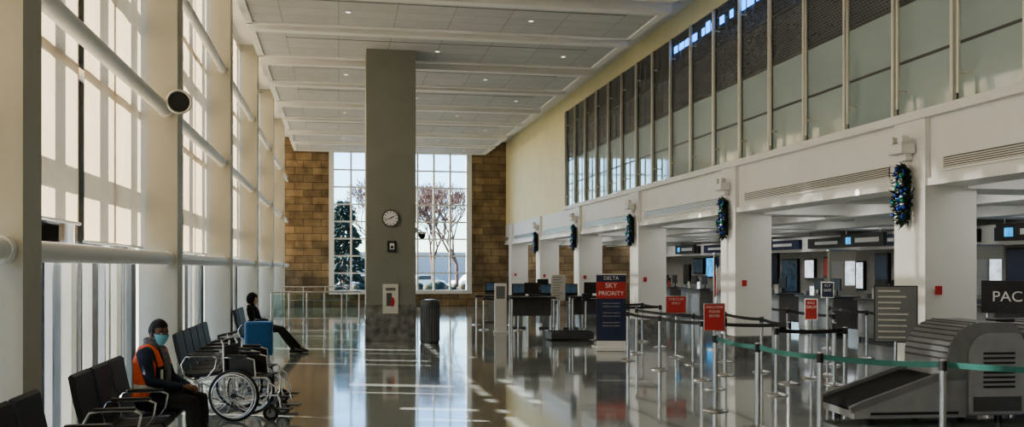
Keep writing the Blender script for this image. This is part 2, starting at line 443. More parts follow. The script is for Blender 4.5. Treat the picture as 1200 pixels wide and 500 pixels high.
def counter(loc, seed):
    r = random.Random(seed); m = MB()
    m.box((-.35, -.95, .08), (.35, .95, 1.0), M['wood']); m.box((-.30, -.9, 0), (.30, .9, .08), M['black'])
    m.box((-.45, -1.0, 1.0), (.42, 1.0, 1.05), M['dkgrey']); m.box((-.36, -.9, .2), (-.352, .9, .9), M['mdgrey'])
    for y in (-.45, .5):
        m.cyl((.05, y, 1.05), (.05, y, 1.07), .10, M['black'], 16); m.cyl((.05, y, 1.06), (.05, y, 1.25), .02, M['black'], 8)
        m.cbox((0, y-.24, 1.2), (.035, y+.24, 1.52), M['black'], .008); m.box((.034, y-.22, 1.22), (.038, y+.22, 1.5), M['scr_dim'])
        m.box((-.2, y+.28, 1.05), (-.05, y+.40, 1.16), M['mdgrey'])
        m.box((-.3, y-.3, 1.05), (-.28, y-.1, 1.05+.25), r.choice([M['paper'], M['red'], M['scr_white']]))
    m.box((-.3, 1.0, 0), (.6, 1.5, .25), M['steel']); m.box((-.25, 1.02, .25), (.55, 1.48, .28), M['rubber'])
    m.cyl((.4, 1.25, .25), (.4, 1.25, 1.3), .03, M['steel'], 10); m.cbox((.36, 1.12, 1.2), (.44, 1.38, 1.4), M['black'], .01)
    m.build('check_in_counter', loc)
for i, y in enumerate((14.5, 17.6, 20.7, 23.8, 26.9, 30, 33.1, 36.2)): counter((13.2, y, 0), i)

# ------------------------------------------------------------------ left wall
pil = [.7+6.4*i for i in range(-1, 7)]
for y in pil:
    m = MB(); m.box((-2.68, y, 0), (-2.2, y+.36, ZC), M['cream']); m.box((-2.22, y-.03, 0), (-2.17, y+.39, ZC), M['cream'])
    m.box((-2.70, y-.02, 0), (-2.16, y+.40, .10), M['alu'])
    m.build('pillar')
m = MB()
for i in range(len(pil)):
    a = pil[i]+.36; b = pil[i]+6.4 if i < len(pil)-1 else YF
    b = min(b, YF)
    if b-a < .3: continue
    n = 4
    for k in range(n+1):
        y = a+(b-a)*k/n; m.box((-2.80, y-.03, .12), (-2.72, y+.03, ZC), M['alu'])
    for z in (.12, 1.93, 3.9, 5.8, 7.75): m.box((-2.80, a, z-.04), (-2.72, b, z+.04), M['alu'])
    m.box((-2.765, a, .12), (-2.755, b, ZC), M['glass'])
    # frosted lower panels with clear slots between them
    n = 6; st = (b-a)/n
    for k in range(n):
        y0 = a+st*k+.06; y1 = a+st*(k+1)-(.30 if k % 2 else .12)
        m.box((-2.715, y0, .14), (-2.705, y1, 1.88), M['slat'])
        for yy in (y0, y1): m.box((-2.73, yy-.025, .12), (-2.66, yy+.025, 1.9), M['mdgrey'] if k % 2 else M['alu'])
m.box((-2.85, YB, 0), (-2.6, YF, .10), M['alu'])
m.build('window_3')
for z, r in ((1.93, .085), (3.95, .085), (5.85, .075)):
    m = MB(); m.tube([(0, YB+.01, 0), (0, YF-.01, 0)], r, M['white'], 16)
    for y in pil:
        m.tube([(0, y-.12, 0), (0, y+.48, 0)], r+.012, M['white'], 16)
    m.build('support_rail', (-2.32 if z > 2 else -2.3, 0, z))
def blind(y0, y1, z0, z1, x):
    m = MB(); ny = 24; nz = 2; vs = []; fs = []
    for j in range(nz+1):
        for i in range(ny+1):
            t = i/ny; vs.append((math.sin(t*23)*.012, y0+(y1-y0)*t, z0+(z1-z0)*j/nz))
    for j in range(nz):
        for i in range(ny):
            a = j*(ny+1)+i; fs.append((a, a+1, a+ny+2, a+ny+1))
    m.add(vs, fs, M['blind'], True)
    m.tube([(0, y0, z0), (0, y1, z0)], .018, M['alu'], 8); m.tube([(0, y0, z1), (0, y1, z1)], .05, M['alu'], 10)
    m.build('roller_blind', (x, 0, 0))
for i, y in enumerate(pil):
    a = y+.40; b = min(y+6.38, YF-.02)
    if b-a < 1: continue
    w = (b-a)/2
    for k in range(2):
        if a+w*k > YF-.3: continue
        blind(a+w*k+.03, a+w*(k+1)-.03, 2.26 if k == 0 else 2.08, 7.72, -2.66+.03*k)
# exterior fins
m = MB()
y = -6
while y < 46:
    m.box((-3.75, y, -.14), (-3.45, y+.22, 8.4), M['extwhite']); y += 1.6
m.box((-3.9, -7, 8.3), (-2.9, 46, 8.6), M['extwhite'])
for z in (3.0, 5.4): m.box((-3.72, -7, z), (-3.5, 46, z+.18), M['extwhite'])
m.build('exterior_screen')

# ------------------------------------------------------------------ hall column with clock
CX0, CX1, CY = .66, 1.87, 23.2
m = MB()
m.box((CX0, CY, .9), (CX1, CY+1.2, ZC), M['colgrey']); m.box((CX0-.01, CY-.01, 0), (CX1+.01, CY+1.21, .9), M['marble'])
m.build('hall_column')
m = MB(); m.cyl((0, -.06, 0), (0, 0, 0), .215, M['dkgrey'], 36); m.cyl((0, -.065, 0), (0, -.058, 0), .18, M['signwhite'], 36)
for k in range(12):
    a = k*math.pi/6; m.box((-.008, -.07, .13), (.008, -.064, .172), M['black'], Matrix.Rotation(a, 3, 'Y'), (0, -.067, 0))
m.box((-.012, -.075, -.02), (.012, -.068, .10), M['black'], Matrix.Rotation(1.0, 3, 'Y'), (0, -.07, 0))
m.box((-.008, -.078, -.02), (.008, -.072, .15), M['black'], Matrix.Rotation(4.4, 3, 'Y'), (0, -.07, 0))
m.build('wall_clock', (1.25, CY-.01, 3.02))
m = MB(); m.cbox((-.11, -.03, -.14), (.11, 0, .14), M['black'], .006); m.box((-.05, -.034, -.07), (.06, -.03, .08), M['signwhite']); m.box((-.03, -.036, -.05), (.04, -.033, .02), M['black'])
m.build('phone_sign', (1.28, CY-.01, 2.33))
m = MB(); m.box((-.19, -.03, -.36), (.19, 0, .36), M['alu']); m.box((-.16, -.034, -.33), (.16, -.03, .33), M['paper'])
m.box((-.10, -.037, -.18), (.03, -.033, .14), M['dkgrey']); m.box((-.12, -.037, .2), (.12, -.033, .27), M['wood']); m.ell((.05, -.034, -.08), (.05, .006, .12), M['flag'])
m.build('framed_poster', (1.25, CY-.015, 1.05))
m = MB(); m.cbox((0, -.05, -.06), (.06, .05, .06), M['white'], .008); m.tube([(.05, 0, 0), (.12, 0, 0), (.16, 0, -.05)], .02, M['white'], 8)
m.ell((.17, 0, -.13), (.09, .09, .09), M['black']); m.cyl((.17, 0, -.10), (.17, 0, -.04), .10, M['white'], 16)
m.build('security_camera', (CX1+.01, CY+.3, 2.75))
m = MB(); m.loft([((0, 0, z), (r, 0, 0), (0, r, 0)) for z, r in ((0, .215), (.03, .23), (.85, .23), (.88, .24), (.98, .24), (1.03, .21))], M['dkgrey'], 28)
for k in range(24):
    a = k*math.pi/12; m.cyl((.232*math.cos(a), .232*math.sin(a), .06), (.232*math.cos(a), .232*math.sin(a), .84), .008, M['mdgrey'], 6)
m.cyl((0, 0, 1.03), (0, 0, 1.05), .14, M['steel'], 20)
m.build('waste_bin', (2.16, 22.6, 0))

# speaker on rail
m = MB(); m.cyl((0, -.10, 0), (0, .02, 0), .15, M['black'], 28, .10); m.ring((0, -.10, 0), (0, 1, 0), .148, .016, M['alu'], 28, 8); m.cyl((0, -.106, 0), (0, -.10, 0), .12, M['black'], 24)
m.cyl((0, .02, 0), (0, .10, 0), .06, M['dkgrey'], 16); m.cyl((0, .04, 0), (-.12, .04, 0), .02, M['black'], 8)
m.build('loudspeaker', (-2.08, 13.0, 3.98), math.radians(12))

# balustrade
m = MB()
for i in range(6):
    x = -2.1+.55*i; m.cyl((x, 0, 0), (x, 0, 1.02), .022, M['steel'], 10); m.cyl((x, 0, 0), (x, 0, .02), .06, M['steel'], 12)
m.tube([(-2.12, 0, 1.04), (.68, 0, 1.04)], .026, M['steel'], 10); m.tube([(-2.1, 0, .2), (.65, 0, .2)], .014, M['steel'], 8)
for i in range(5): m.box((-2.05+.55*i, -.006, .24), (-1.6+.55*i, .006, .96), M['glassrail'])
m.build('glass_balustrade', (0, 30.6, 0))
m = MB()
for i in range(4):
    x = -2.1+.8*i; m.cyl((x, 0, 0), (x, 0, 1.1), .022, M['steel'], 10)
m.tube([(-2.12, 0, 1.1), (.4, 0, 1.1)], .026, M['steel'], 10); m.tube([(-2.12, 0, .6), (.4, 0, .6)], .014, M['steel'], 8)
m.build('handrail', (0, 36, 0))

# ------------------------------------------------------------------ seating
def bench(n, loc, pitch=.6):
    m = MB(); L = n*pitch
    m.box((.12, -L/2+.05, .30), (.19, L/2-.05, .36), M['steel'])
    for y in (-L/2+.25, L/2-.25):
        m.tube([(.155, y, .30), (.155, y, .06)], .025, M['steel'], 10)
        m.tube([(-.12, y, .02), (-.06, y, .05), (.155, y, .09), (.40, y, .05), (.46, y, .02)], .020, M['steel'], 8)
    for i in range(n):
        y = -L/2+pitch*(i+.5); w = pitch*.44
        sp = [(-.02, .40), (.05, .375), (.25, .385), (.44, .41), (.49, .40), (.50, .43), (.47, .462), (.25, .435), (.06, .425), (0, .45)]
        m.prism(sp, y-w, y+w, M['vinyl'])
        bp = [(-.03, .46), (.015, .46), (-.05, .72), (-.09, .93), (-.12, .95), (-.14, .93), (-.10, .72)]
        m.prism(bp, y-w, y+w, M['vinyl'])
        m.tube([(.0, y-.18, .40), (-.04, y-.18, .47), (-.11, y-.18, .75)], .012, M['steel'], 6); m.tube([(.0, y+.18, .40), (-.04, y+.18, .47), (-.11, y+.18, .75)], .012, M['steel'], 6)
    for i in range(n+1):
        y = -L/2+pitch*i
        m.tube([(.15, y, .34), (.02, y, .40), (-.02, y, .55), (.03, y, .645), (.12, y, .66), (.36, y, .66), (.42, y, .63), (.40, y, .5), (.30, y, .38), (.18, y, .34)], .013, M['steel'], 8)
        m.cbox((.06, y-.028, .662), (.38, y+.028, .685), M['black'], .008)
    return m.build('waiting_bench', loc)
bench(3, (-1.98, 8.85, 0)); bench(2, (-1.98, 6.55, 0)); bench(5, (-1.98, 14.2, 0)); bench(3, (-1.98, 20.6, 0))

def wheelchair(loc, rz):
    m = MB(); st = M['steel']
    for s in (-1, 1):
        y = .29*s; c = (-.02, y, .305)
        m.ring(c, (0, 1, 0), .288, .018, M['rubber'], 40, 8); m.ring(c, (0, 1, 0), .268, .010, st, 40, 6)
        m.ring((-.02, y+.045*s, .305), (0, 1, 0), .25, .010, st, 40, 6)
        m.cyl((-.02, y-.04, .305), (-.02, y+.04, .305), .03, M['black'], 12)
        for k in range(16):
            a = k*math.pi/8; m.cyl((-.02, y, .305), (-.02+.265*math.cos(a), y, .305+.265*math.sin(a)), .003, st, 4)
        yi = .225*s
        m.ring((.40, yi, .095), (0, 1, 0), .075, .02, M['rubber'], 20, 8); m.cyl((.40, yi-.02, .095), (.40, yi+.02, .095), .05, M['mdgrey'], 14)
        m.tube([(.40, yi-.03, .095), (.39, yi-.03, .20), (.37, yi, .22), (.37, yi, .30)], .011, M['black'], 8)
        m.tube([(-.20, yi, .95), (-.17, yi, .90), (-.16, yi, .30), (-.12, yi, .24), (.34, yi, .24), (.37, yi, .30), (.37, yi, .48), (.34, yi, .51), (-.16, yi, .51)], .012, st, 8)
        m.tube([(-.16, yi, .74), (.08, yi, .75), (.20, yi, .72), (.22, yi, .50)], .012, st, 8); m.cbox((-.12, yi-.03, .745), (.12, yi+.03, .78), M['black'], .01)
        m.tube([(-.32, yi, .92), (-.25, yi, .94), (-.20, yi, .95)], .017, M['black'], 10)
        m.tube([(.36, yi, .46), (.46, yi, .40), (.52, yi, .16)], .011, st, 8); m.cbox((.46, yi-.09*(s > 0)-.02, .13), (.64, yi+.09*(s < 0)+.02, .15), M['black'], .005)
        m.box((-.1, yi-.004, .52), (.2, yi+.004, .73), M['black'])
    m.prism([(-.16, .50), (.34, .51), (.34, .53), (.1, .515), (-.16, .52)], -.225, .225, M['vinyl'])
    m.prism([(-.165, .52), (-.14, .52), (-.155, .88), (-.18, .88)], -.225, .225, M['vinyl'])
    m.tube([(-.1, -.22, .26), (.1, .22, .5)], .01, st, 6); m.tube([(-.1, .22, .26), (.1, -.22, .5)], .01, st, 6)
    m.build('wheelchair', loc, rz)
wheelchair((-1.12, 11.7, 0), math.radians(-14)); wheelchair((-1.18, 12.75, 0), math.radians(-10))

# suitcase
m = MB(); m.cbox((-.27, -.15, .06), (.27, .15, .74), M['blue'], .05)
for k in range(8): m.box((-.215+.06*k, -.156, .12), (-.20+.06*k, .156, .68), M['blue'])
for x in (-.18, .18):
    for y in (-.09, .09): m.cyl((x, y-.015, .03), (x, y+.015, .03), .03, M['rubber'], 12); m.cyl((x, y, .03), (x, y, .07), .014, M['black'], 8)
m.tube([(-.08, 0, .74), (-.06, 0, .78), (.06, 0, .78), (.08, 0, .74)], .012, M['black'], 8)
m.build('rolling_suitcase', (-1.57, 19.3, 0), .15)

# ------------------------------------------------------------------ people
def rotz(a): return Matrix.Rotation(a, 3, 'Z')
def hand(m, w, f, n, side, mt, curl=.5):
    f = V(f).normalized(); n = V(n); n = (n-f*n.dot(f)).normalized(); s = f.cross(n)*side; w = V(w)
    m.loft([(w-f*.01, s*.026, n*.020), (w+f*.02, s*.032, n*.019), (w+f*.06, s*.042, n*.016), (w+f*.092, s*.042, n*.013), (w+f*.10, s*.036, n*.008)], mt, 12)
    for k, (o, L) in enumerate(((.031, .072), (.011, .082), (-.010, .076), (-.030, .060))):
        p = w+f*.088+s*o; pts = [p]; a = .25+curl*.3
        for q in (.45, .32, .25):
            d = f*math.cos(a)-n*math.sin(a); p = p+d*L*q; pts.append(p); a += curl
        m.tube(pts, [.0095, .0090, .0080, .0060], mt, 8)
    p = w+f*.025+s*.028
    m.tube([p, p+f*.028+s*.024-n*.008, p+f*.055+s*.030-n*.018, p+f*.078+s*.028-n*.026], [.014, .0115, .010, .007], mt, 8)
def head(m, c, R, skin, hairm, mask=False):
    """face toward local +x"""
    c = V(c)
    def shp(d, p):
        q = p.copy()
        if d.z < 0: t = -d.z; q.y *= 1-.32*t; q.x = q.x*(1-.22*t)+.022*t
        if d.x < 0: q.x *= 1.05
        return q
    m.ell(c, (.096, .076, .118), skin, 24, 18, lambda d, p: R @ shp(d, p))
    P = lambda x, y, z: c+R @ V((x, y, z))
    m.loft([(P(.088, 0, .018), R @ V((.004, 0, 0)), R @ V((0, .008, 0))), (P(.098, 0, -.008), R @ V((.012, 0, 0)), R @ V((0, .012, 0))), (P(.101, 0, -.026), R @ V((.015, 0, 0)), R @ V((0, .018, 0))), (P(.094, 0, -.034), R @ V((.006, 0, 0)), R @ V((0, .012, 0)))], skin, 10)
    for s in (-1, 1):
        m.ell(P(.083, .031*s, .004), (.010, .014, .008), M['eye'], 10, 7, None, R); m.ell(P(.091, .031*s, .004), (.004, .006, .006), M['black'], 8, 6)
        m.tube([P(.084, .014*s, .022), P(.088, .032*s, .027), P(.074, .050*s, .021)], [.004, .005, .003], hairm, 6)
        m.ell(P(-.002, .078*s, -.005), (.018, .008, .030), skin, 10, 8, None, R)
    m.tube([P(.082, -.022, -.062), P(.090, 0, -.059), P(.082, .022, -.062)], [.004, .008, .004], skin, 8)
    def hr(d, p):
        q = shp(d, p)*1.075
        lim = .48 if d.x > .35 else (-.05 if d.x > -.1 else -.55)
        if d.z < lim: q = shp(d, p)*.93
        return R @ q
    m.ell(c+R @ V((-.004, 0, .004)), (.099, .080, .120), hairm, 28, 22, hr)
    if mask:
        vs = []; fs = []; nu, nv = 14, 8
        for j in range(nv+1):
            for i in range(nu+1):
                th = math.radians(-72+144*i/nu); ph = math.radians(90+2+60*j/nv)
                d = V((math.sin(ph)*math.cos(th), math.sin(ph)*math.sin(th), math.cos(ph)))
                q = shp(d, V((d.x*.096, d.y*.076, d.z*.118)))*1.09; q.x += .016*max(0, math.cos(th))**3*(1-abs(j/nv-.35))
                vs.append(c+R @ q)
        for j in range(nv):
            for i in range(nu): a = j*(nu+1)+i; fs.append((a, a+1, a+nu+2, a+nu+1))
        m.add(vs, fs, M['mask'], True)
        for s in (-1, 1): m.tube([P(.045, .072*s, -.012), P(0, .085*s, .012)], .002, M['mask'], 5); m.tube([P(.03, .062*s, -.06), P(-.008, .083*s, -.03)], .002, M['mask'], 5)
def person(name, loc, rz, J, top, legs, skin, head_rot, mask=False, vest=False, scarf=None, hood=None, shoes=None, hands_n=(0, 0, 1), curl=.5):
    pel = V(J['pelvis']); nk = V(J['neck']); ax = (nk-pel).normalized()
    fwd = V((1, 0, 0)); fwd = (fwd-ax*fwd.dot(ax)).normalized(); lat = V((0, 1, 0)); T = (nk-pel)
    b = MB(); tab = [(-.22, .09, .13), (-.12, .12, .165), (0, .13, .18), (.25, .12, .158), (.5, .122, .165), (.72, .128, .19), (.88, .105, .195), (.96, .075, .13), (1.02, .055, .062), (1.2, .05, .055)]
    def rings(k, t0=-9, t1=9): return [(pel+T*t, fwd*(d*k), lat*(w*k)) for t, d, w in tab if t0 <= t <= t1]
    b.loft(rings(1.0), top, 24); segs = [(pel-ax*.05, pel+ax*.08, legs, .16), (pel+ax*.14, nk-ax*.10, top, .14), (nk+ax*.02, V(J['head']), skin, .05)]
    for s in (-1, 1):
        k = 'L' if s > 0 else 'R'
        sh, el, wr = V(J['sh'+k]), V(J['el'+k]), V(J['wr'+k]); hp, kn, an = V(J['hip'+k]), V(J['kn'+k]), V(J['an'+k])
        b.tube([sh.lerp(nk-ax*.06, .5), sh, sh.lerp(el, .3), sh.lerp(el, .8), el, el.lerp(wr, .25), el.lerp(wr, .7), wr], [.075, .075, .066, .054, .050, .050, .042, .036], top, 14)
        b.tube([pel.lerp(hp, .6), hp, hp.lerp(kn, .35), hp.lerp(kn, .85), kn, kn.lerp(an, .3), kn.lerp(an, .75), an], [.11, .108, .098, .076, .072, .070, .056, .052], legs, 14)
        segs += [(sh, wr, top, .06), (hp, kn, legs, .09), (kn, an, legs, .06)]
    me = b.mesh('tmp'); o = bpy.data.objects.new('tmp', me); S.collection.objects.link(o)
    md = o.modifiers.new('r', 'REMESH'); md.mode = 'VOXEL'; md.voxel_size = .016
    sm = o.modifiers.new('s', 'SMOOTH'); sm.iterations = 5; sm.factor = .6
    dg = bpy.context.evaluated_depsgraph_get(); dg.update()
    bm_ = bpy.data.meshes.new_from_object(o.evaluated_get(dg)); bpy.data.objects.remove(o)
    m = MB(); vs = [v.co.copy() for v in bm_.vertices]; groups = {}
    def cd(p, a, c):
        t = max(0, min(1, (p-a).dot(c-a)/(c-a).length_squared)); return (p-(a+(c-a)*t)).length
    for pl in bm_.polygons:
        p = pl.center; best = min(segs, key=lambda q: cd(p, q[0], q[1])-q[3]); groups.setdefault(best[2], []).append(list(pl.vertices))
    base = len(m.v); m.v += vs
    for mt, fl in groups.items():
        k = m.mi(mt)
        for f in fl: m.f.append([i+base for i in f]); m.m.append(k); m.sm.append(True)
    if vest:
        vs = []; seg = 30; lv = [t/10 for t in range(0, 10)]
        def interp(t):
            for (t0, d0, w0), (t1, d1, w1) in zip(tab, tab[1:]):
                if t0 <= t <= t1: q = (t-t0)/(t1-t0); return d0+(d1-d0)*q, w0+(w1-w0)*q
        for t in lv:
            d, w = interp(t); open_ = .75 if t < .7 else .75+(t-.7)*1.4
            for k in range(seg+1):
                a = open_+(2*math.pi-2*open_)*k/seg; fl = 1+.02*math.sin(k*2.1+t*5)
                vs.append(pel+T*t+fwd*(d+.024)*fl*math.cos(a)+lat*(w+.024)*fl*math.sin(a))
        for j in range(len(lv)-1):
            for k in range(seg):
                a = j*(seg+1)+k; m.add([vs[a], vs[a+1], vs[a+seg+2], vs[a+seg+1]], [(0, 1, 2, 3)], M['reflect'] if j in (2,) else M['orange'], True)
        for s in (-1, 1):
            k = 'L' if s > 0 else 'R'; q = nk-ax*.05+lat*.085*s
            m.tube([q-fwd*.12-ax*.10, q-fwd*.07+ax*.03, q+ax*.055, q+fwd*.07+ax*.01, q+fwd*.135-ax*.12], [.03, .034, .032, .034, .03], M['orange'], 10)
            m.box(V(q+fwd*.15-ax*.25)-V((.006, .02, .10)), V(q+fwd*.15-ax*.25)+V((.006, .02, .10)), M['reflect'])
    m.ring(nk+ax*.015, ax, .066, .024, scarf or top, 24, 10)
    if scarf:
        m.ring(nk+ax*.045, ax+fwd*.3, .066, .024, scarf, 24, 10)
        m.tube([nk+fwd*.07+lat*.02, nk+fwd*.13-ax*.10+lat*.02, nk+fwd*.155-ax*.25+lat*.03, nk+fwd*.16-ax*.34+lat*.03], [.03, .036, .034, .028], scarf, 10)
    hc = V(J['head'])
    m.tube([nk-ax*.02, nk+ax*.05, hc+V((-.015, 0, -.05))], [.058, .054, .054], skin, 14)
    head(m, hc, head_rot, skin, M['hair'], mask)
    if hood: m.ell(hc+head_rot @ V((-.035, 0, .01)), (.105, .10, .135), hood, 22, 16, None, head_rot)
    for s in (-1, 1):
        k = 'L' if s > 0 else 'R'; wr = V(J['wr'+k]); el = V(J['el'+k]); f = V(J.get('hd'+k, wr-el))
        m.tube([el.lerp(wr, .93), wr+(wr-el).normalized()*.006], [.040, .038], top, 12)
        hand(m, wr, f, hands_n, -s, skin, curl)
        an = V(J['an'+k]); tf = V(J.get('toe', (1, 0, 0))); tf.z = 0; tf.normalize(); tl = tf.cross(V((0, 0, 1)))
        g = V((an.x, an.y, 0)); z = an.z-.08
        up = V((0, 0, 1))
        m.loft([(g-tf*.085+up*(.04+z), up*.03, tl*.025), (g-tf*.07+up*(.045+z), up*.045, tl*.036), (g+up*(.055+z), up*.055, tl*.042), (g+tf*.06+up*(.045+z), up*.045, tl*.045), (g+tf*.13+up*(.034+z), up*.034, tl*.048), (g+tf*.175+up*(.028+z), up*.026, tl*.036), (g+tf*.19+up*(.025+z), up*.012, tl*.018)], shoes or M['black'], 14)
    return m.build(name, loc, rz)
SIT = dict(pelvis=(0, 0, .56), neck=(.03, 0, 1.05), head=(.095, 0, 1.185), shL=(.03, .175, .99), shR=(.03, -.175, .99),
           elL=(.10, .25, .74), elR=(.12, -.24, .74), wrL=(.32, .12, .67), wrR=(.34, -.07, .68), hipL=(.04, .095, .545), hipR=(.04, -.095, .545),
           knL=(.46, .13, .54), knR=(.47, -.12, .54), anL=(.46, .13, .08), anR=(.50, -.13, .08), hdL=(.7, -.5, -.1), hdR=(.7, .5, -.1))
person('seated_woman', (-1.78, 9.45, 0), math.radians(-14), SIT, M['navycloth'], M['blackcloth'], M['skin_d'], rotz(math.radians(-30)) @ Matrix.Rotation(.12, 3, 'Y'), mask=True, vest=True, scarf=M['greycloth'])
SL = dict(SIT); SL.update(pelvis=(.10, 0, .55), neck=(-.04, 0, 1.0), head=(-.0, 0, 1.14), shL=(-.04, .175, .94), shR=(-.04, -.175, .94),
          knL=(.58, .12, .50), knR=(.56, -.10, .52), anL=(.95, .14, .09), anR=(.86, -.12, .09), hipL=(.13, .095, .54), hipR=(.13, -.095, .54), elL=(.05, .26, .70), elR=(.06, -.25, .70), wrL=(.28, .10, .68), wrR=(.30, -.06, .69))
person('seated_man', (-1.78, 20.5, 0), math.radians(-4), SL, M['blackcloth'], M['blackcloth'], M['skin_l'], Matrix.Rotation(.25, 3, 'Y'), hood=M['blackcloth'])
ST = dict(pelvis=(0, 0, .98), neck=(0, 0, 1.48), head=(.02, 0, 1.63), shL=(0, .18, 1.42), shR=(0, -.18, 1.42), elL=(.02, .24, 1.15), elR=(.02, -.24, 1.15), wrL=(.20, .2, 1.0), wrR=(.20, -.2, 1.0),
          hipL=(0, .095, .93), hipR=(0, -.095, .93), knL=(.01, .11, .5), knR=(.01, -.11, .5), anL=(0, .11, .08), anR=(0, -.11, .08))
person('standing_agent', (14.25, 22.1, 0), math.radians(190), ST, M['blackcloth'], M['blackcloth'], M['skin_d'], rotz(0))

# ------------------------------------------------------------------ queue posts
def post_mesh():
    m = MB(); m.loft([((0, 0, z), (r, 0, 0), (0, r, 0)) for z, r in ((0, .16), (.012, .165), (.03, .10), (.045, .04), (.05, .032))], M['steel'], 24)
    m.cyl((0, 0, .04), (0, 0, .90), .030, M['steel'], 16); m.cyl((0, 0, .86), (0, 0, .95), .036, M['black'], 16); m.cyl((0, 0, .95), (0, 0, .965), .032, M['steel'], 16)
    return m.mesh('queue_post')
PM = post_mesh()
def belt(a, b, mt, z=.915):
    a = V((*a, 0)); b = V((*b, 0)); d = (b-a).normalized(); s = V((-d.y, d.x, 0))*.002; m = MB(); n = 8; vs = []
    a = a+d*.038; b = b-d*.038; c = (a+b)/2
    for i in range(n+1):
        t = i/n; p = a.lerp(b, t)-c; sag = .02*4*t*(1-t)
        vs += [p+V((0, 0, z-sag-.027)), p+V((0, 0, z-sag+.027))]
    m.add(vs, [(2*i, 2*i+2, 2*i+3, 2*i+1) for i in range(n)], mt, False)
    m.add([v+s for v in vs], [(2*i, 2*i+1, 2*i+3, 2*i+2) for i in range(n)], mt, False)
    m.build('barrier_belt', (c.x, c.y, 0))
def line(pts, mt):
    for p in pts: obj('queue_post', PM, (p[0], p[1], 0))
    for a, b in zip(pts, pts[1:]): belt(a, b, mt)
line([(4.68, 11.2), (4.62, 9.85), (4.72, 8.65), (5.45, 7.75), (6.7, 6.9)], M['teal'])
line([(5.55, 17.6), (5.6, 15.9), (5.75, 14.3), (6.9, 13.6), (7.2, 15.2), (7.3, 17.0)], M['belt'])
line([(6.15, 18.9), (6.5, 16.6), (6.4, 14.9)], M['belt'])
line([(5.9, 21.0), (7.2, 20.4), (7.3, 22.0), (6.4, 22.6)], M['belt'])
line([(9.0, 16.0), (9.2, 18.2), (9.6, 20.4), (9.8, 22.6)], M['belt'])
line([(10.2, 15.0), (10.4, 17.2), (10.8, 19.4)], M['belt'])
line([(8.9, 12.9), (10.1, 12.7), (11.4, 13.2)], M['belt'])
line([(6.1, 12.4), (7.1, 12.3), (7.5, 13.3)], M['belt'])
line([(4.15, 27.0), (5.1, 26.6), (6.0, 26.4), (6.9, 26.2)], M['belt'])
line([(4.3, 29.5), (5.4, 29.2), (6.4, 29.0), (7.2, 28.8)], M['belt'])
def sign_stand(name, loc, w, z0, z1, face, rz=0, txt=None, tsz=.06, frame=None, txtmat=None):
    m = MB(); m.loft([((0, 0, z), (r, 0, 0), (0, r, 0)) for z, r in ((0, .16), (.012, .165), (.03, .10), (.05, .025))], M['steel'], 24)
    m.cyl((0, 0, .04), (0, 0, z0+.02), .022, M['steel'], 12)
    m.cbox((-w/2, -.015, z0), (w/2, .015, z1), frame or M['steel'], .006); m.box((-w/2+.015, -.019, z0+.015), (w/2-.015, -.015, z1-.015), face)
    if txt is None:
        n = 9
        for k in range(n):
            zz = z1-.07-(z1-z0-.14)*k/(n-1); ww = (w-.12)*random.uniform(.6, 1)
            m.box((-w/2+.05, -.021, zz-.010), (-w/2+.05+ww, -.019, zz+.010), txtmat or M['signwhite'])
    o = m.build(name, (*loc, 0), rz)
    if txt:
        for k, t in enumerate(txt): text('lettering', t, tsz, (0, -.022, z1-.03-tsz*.6-k*tsz*1.25), (math.pi/2, 0, 0), txtmat or M['signwhite'], o, ext=.001)
    return o
R = math.radians
sign_stand('queue_sign', (6.72, 18.1), .42, .88, 1.24, M['red'], R(-14), ['CHECK-IN', 'ONLY'], .065)
sign_stand('queue_sign', (5.50, 13.2), .32, .86, 1.28, M['red'], R(-14), ['WELCOME', 'PLEASE', 'ENTER'], .052)
sign_stand('queue_sign', (7.62, 14.25), .21, .95, 1.30, M['red'], R(-26), ['BAG', 'DROP'], .06)
sign_stand('queue_sign', (8.05, 14.5), .21, 1.30, 1.57, M['navy'], R(-26), ['FLY', 'SAFE'], .06)
sign_stand('information_board', (7.22, 11.25), .54, .82, 1.57, M['mdgrey'], R(-26), None, frame=M['black'], txtmat=M['paper'])
sign_stand('notice_stand', (5.97, 25.3), .40, .90, 1.62, M['paper'], R(-10), None, txtmat=M['mdgrey'])
m = MB(); m.cbox((-.34, -.12, 0), (.34, .12, .10), M['signwhite'], .02); m.box((-.32, -.02, .10), (.32, .02, 1.66), M['navy'])
m.box((-.32, -.024, 1.14), (.32, -.02, 1.50), M['red']); m.box((-.32, -.024, .10), (.32, -.02, .22), M['signwhite']); m.box((-.33, -.025, 1.65), (.33, .025, 1.68), M['alu'])
o = m.build('banner_stand', (5.83, 19.7, 0), R(-12))
for t, s, z in (('DELTA', .11, 1.58), ('SKY', .15, 1.42), ('PRIORITY', .13, 1.25)): text('lettering', t, s, (0, -.027, z), (math.pi/2, 0, 0), M['signwhite'], o)
for k in range(9): text('lettering', 'welcome to check-in', .045, (0, -.027, 1.04-.07*k), (math.pi/2, 0, 0), M['paper'], o) if k % 3 != 2 else None

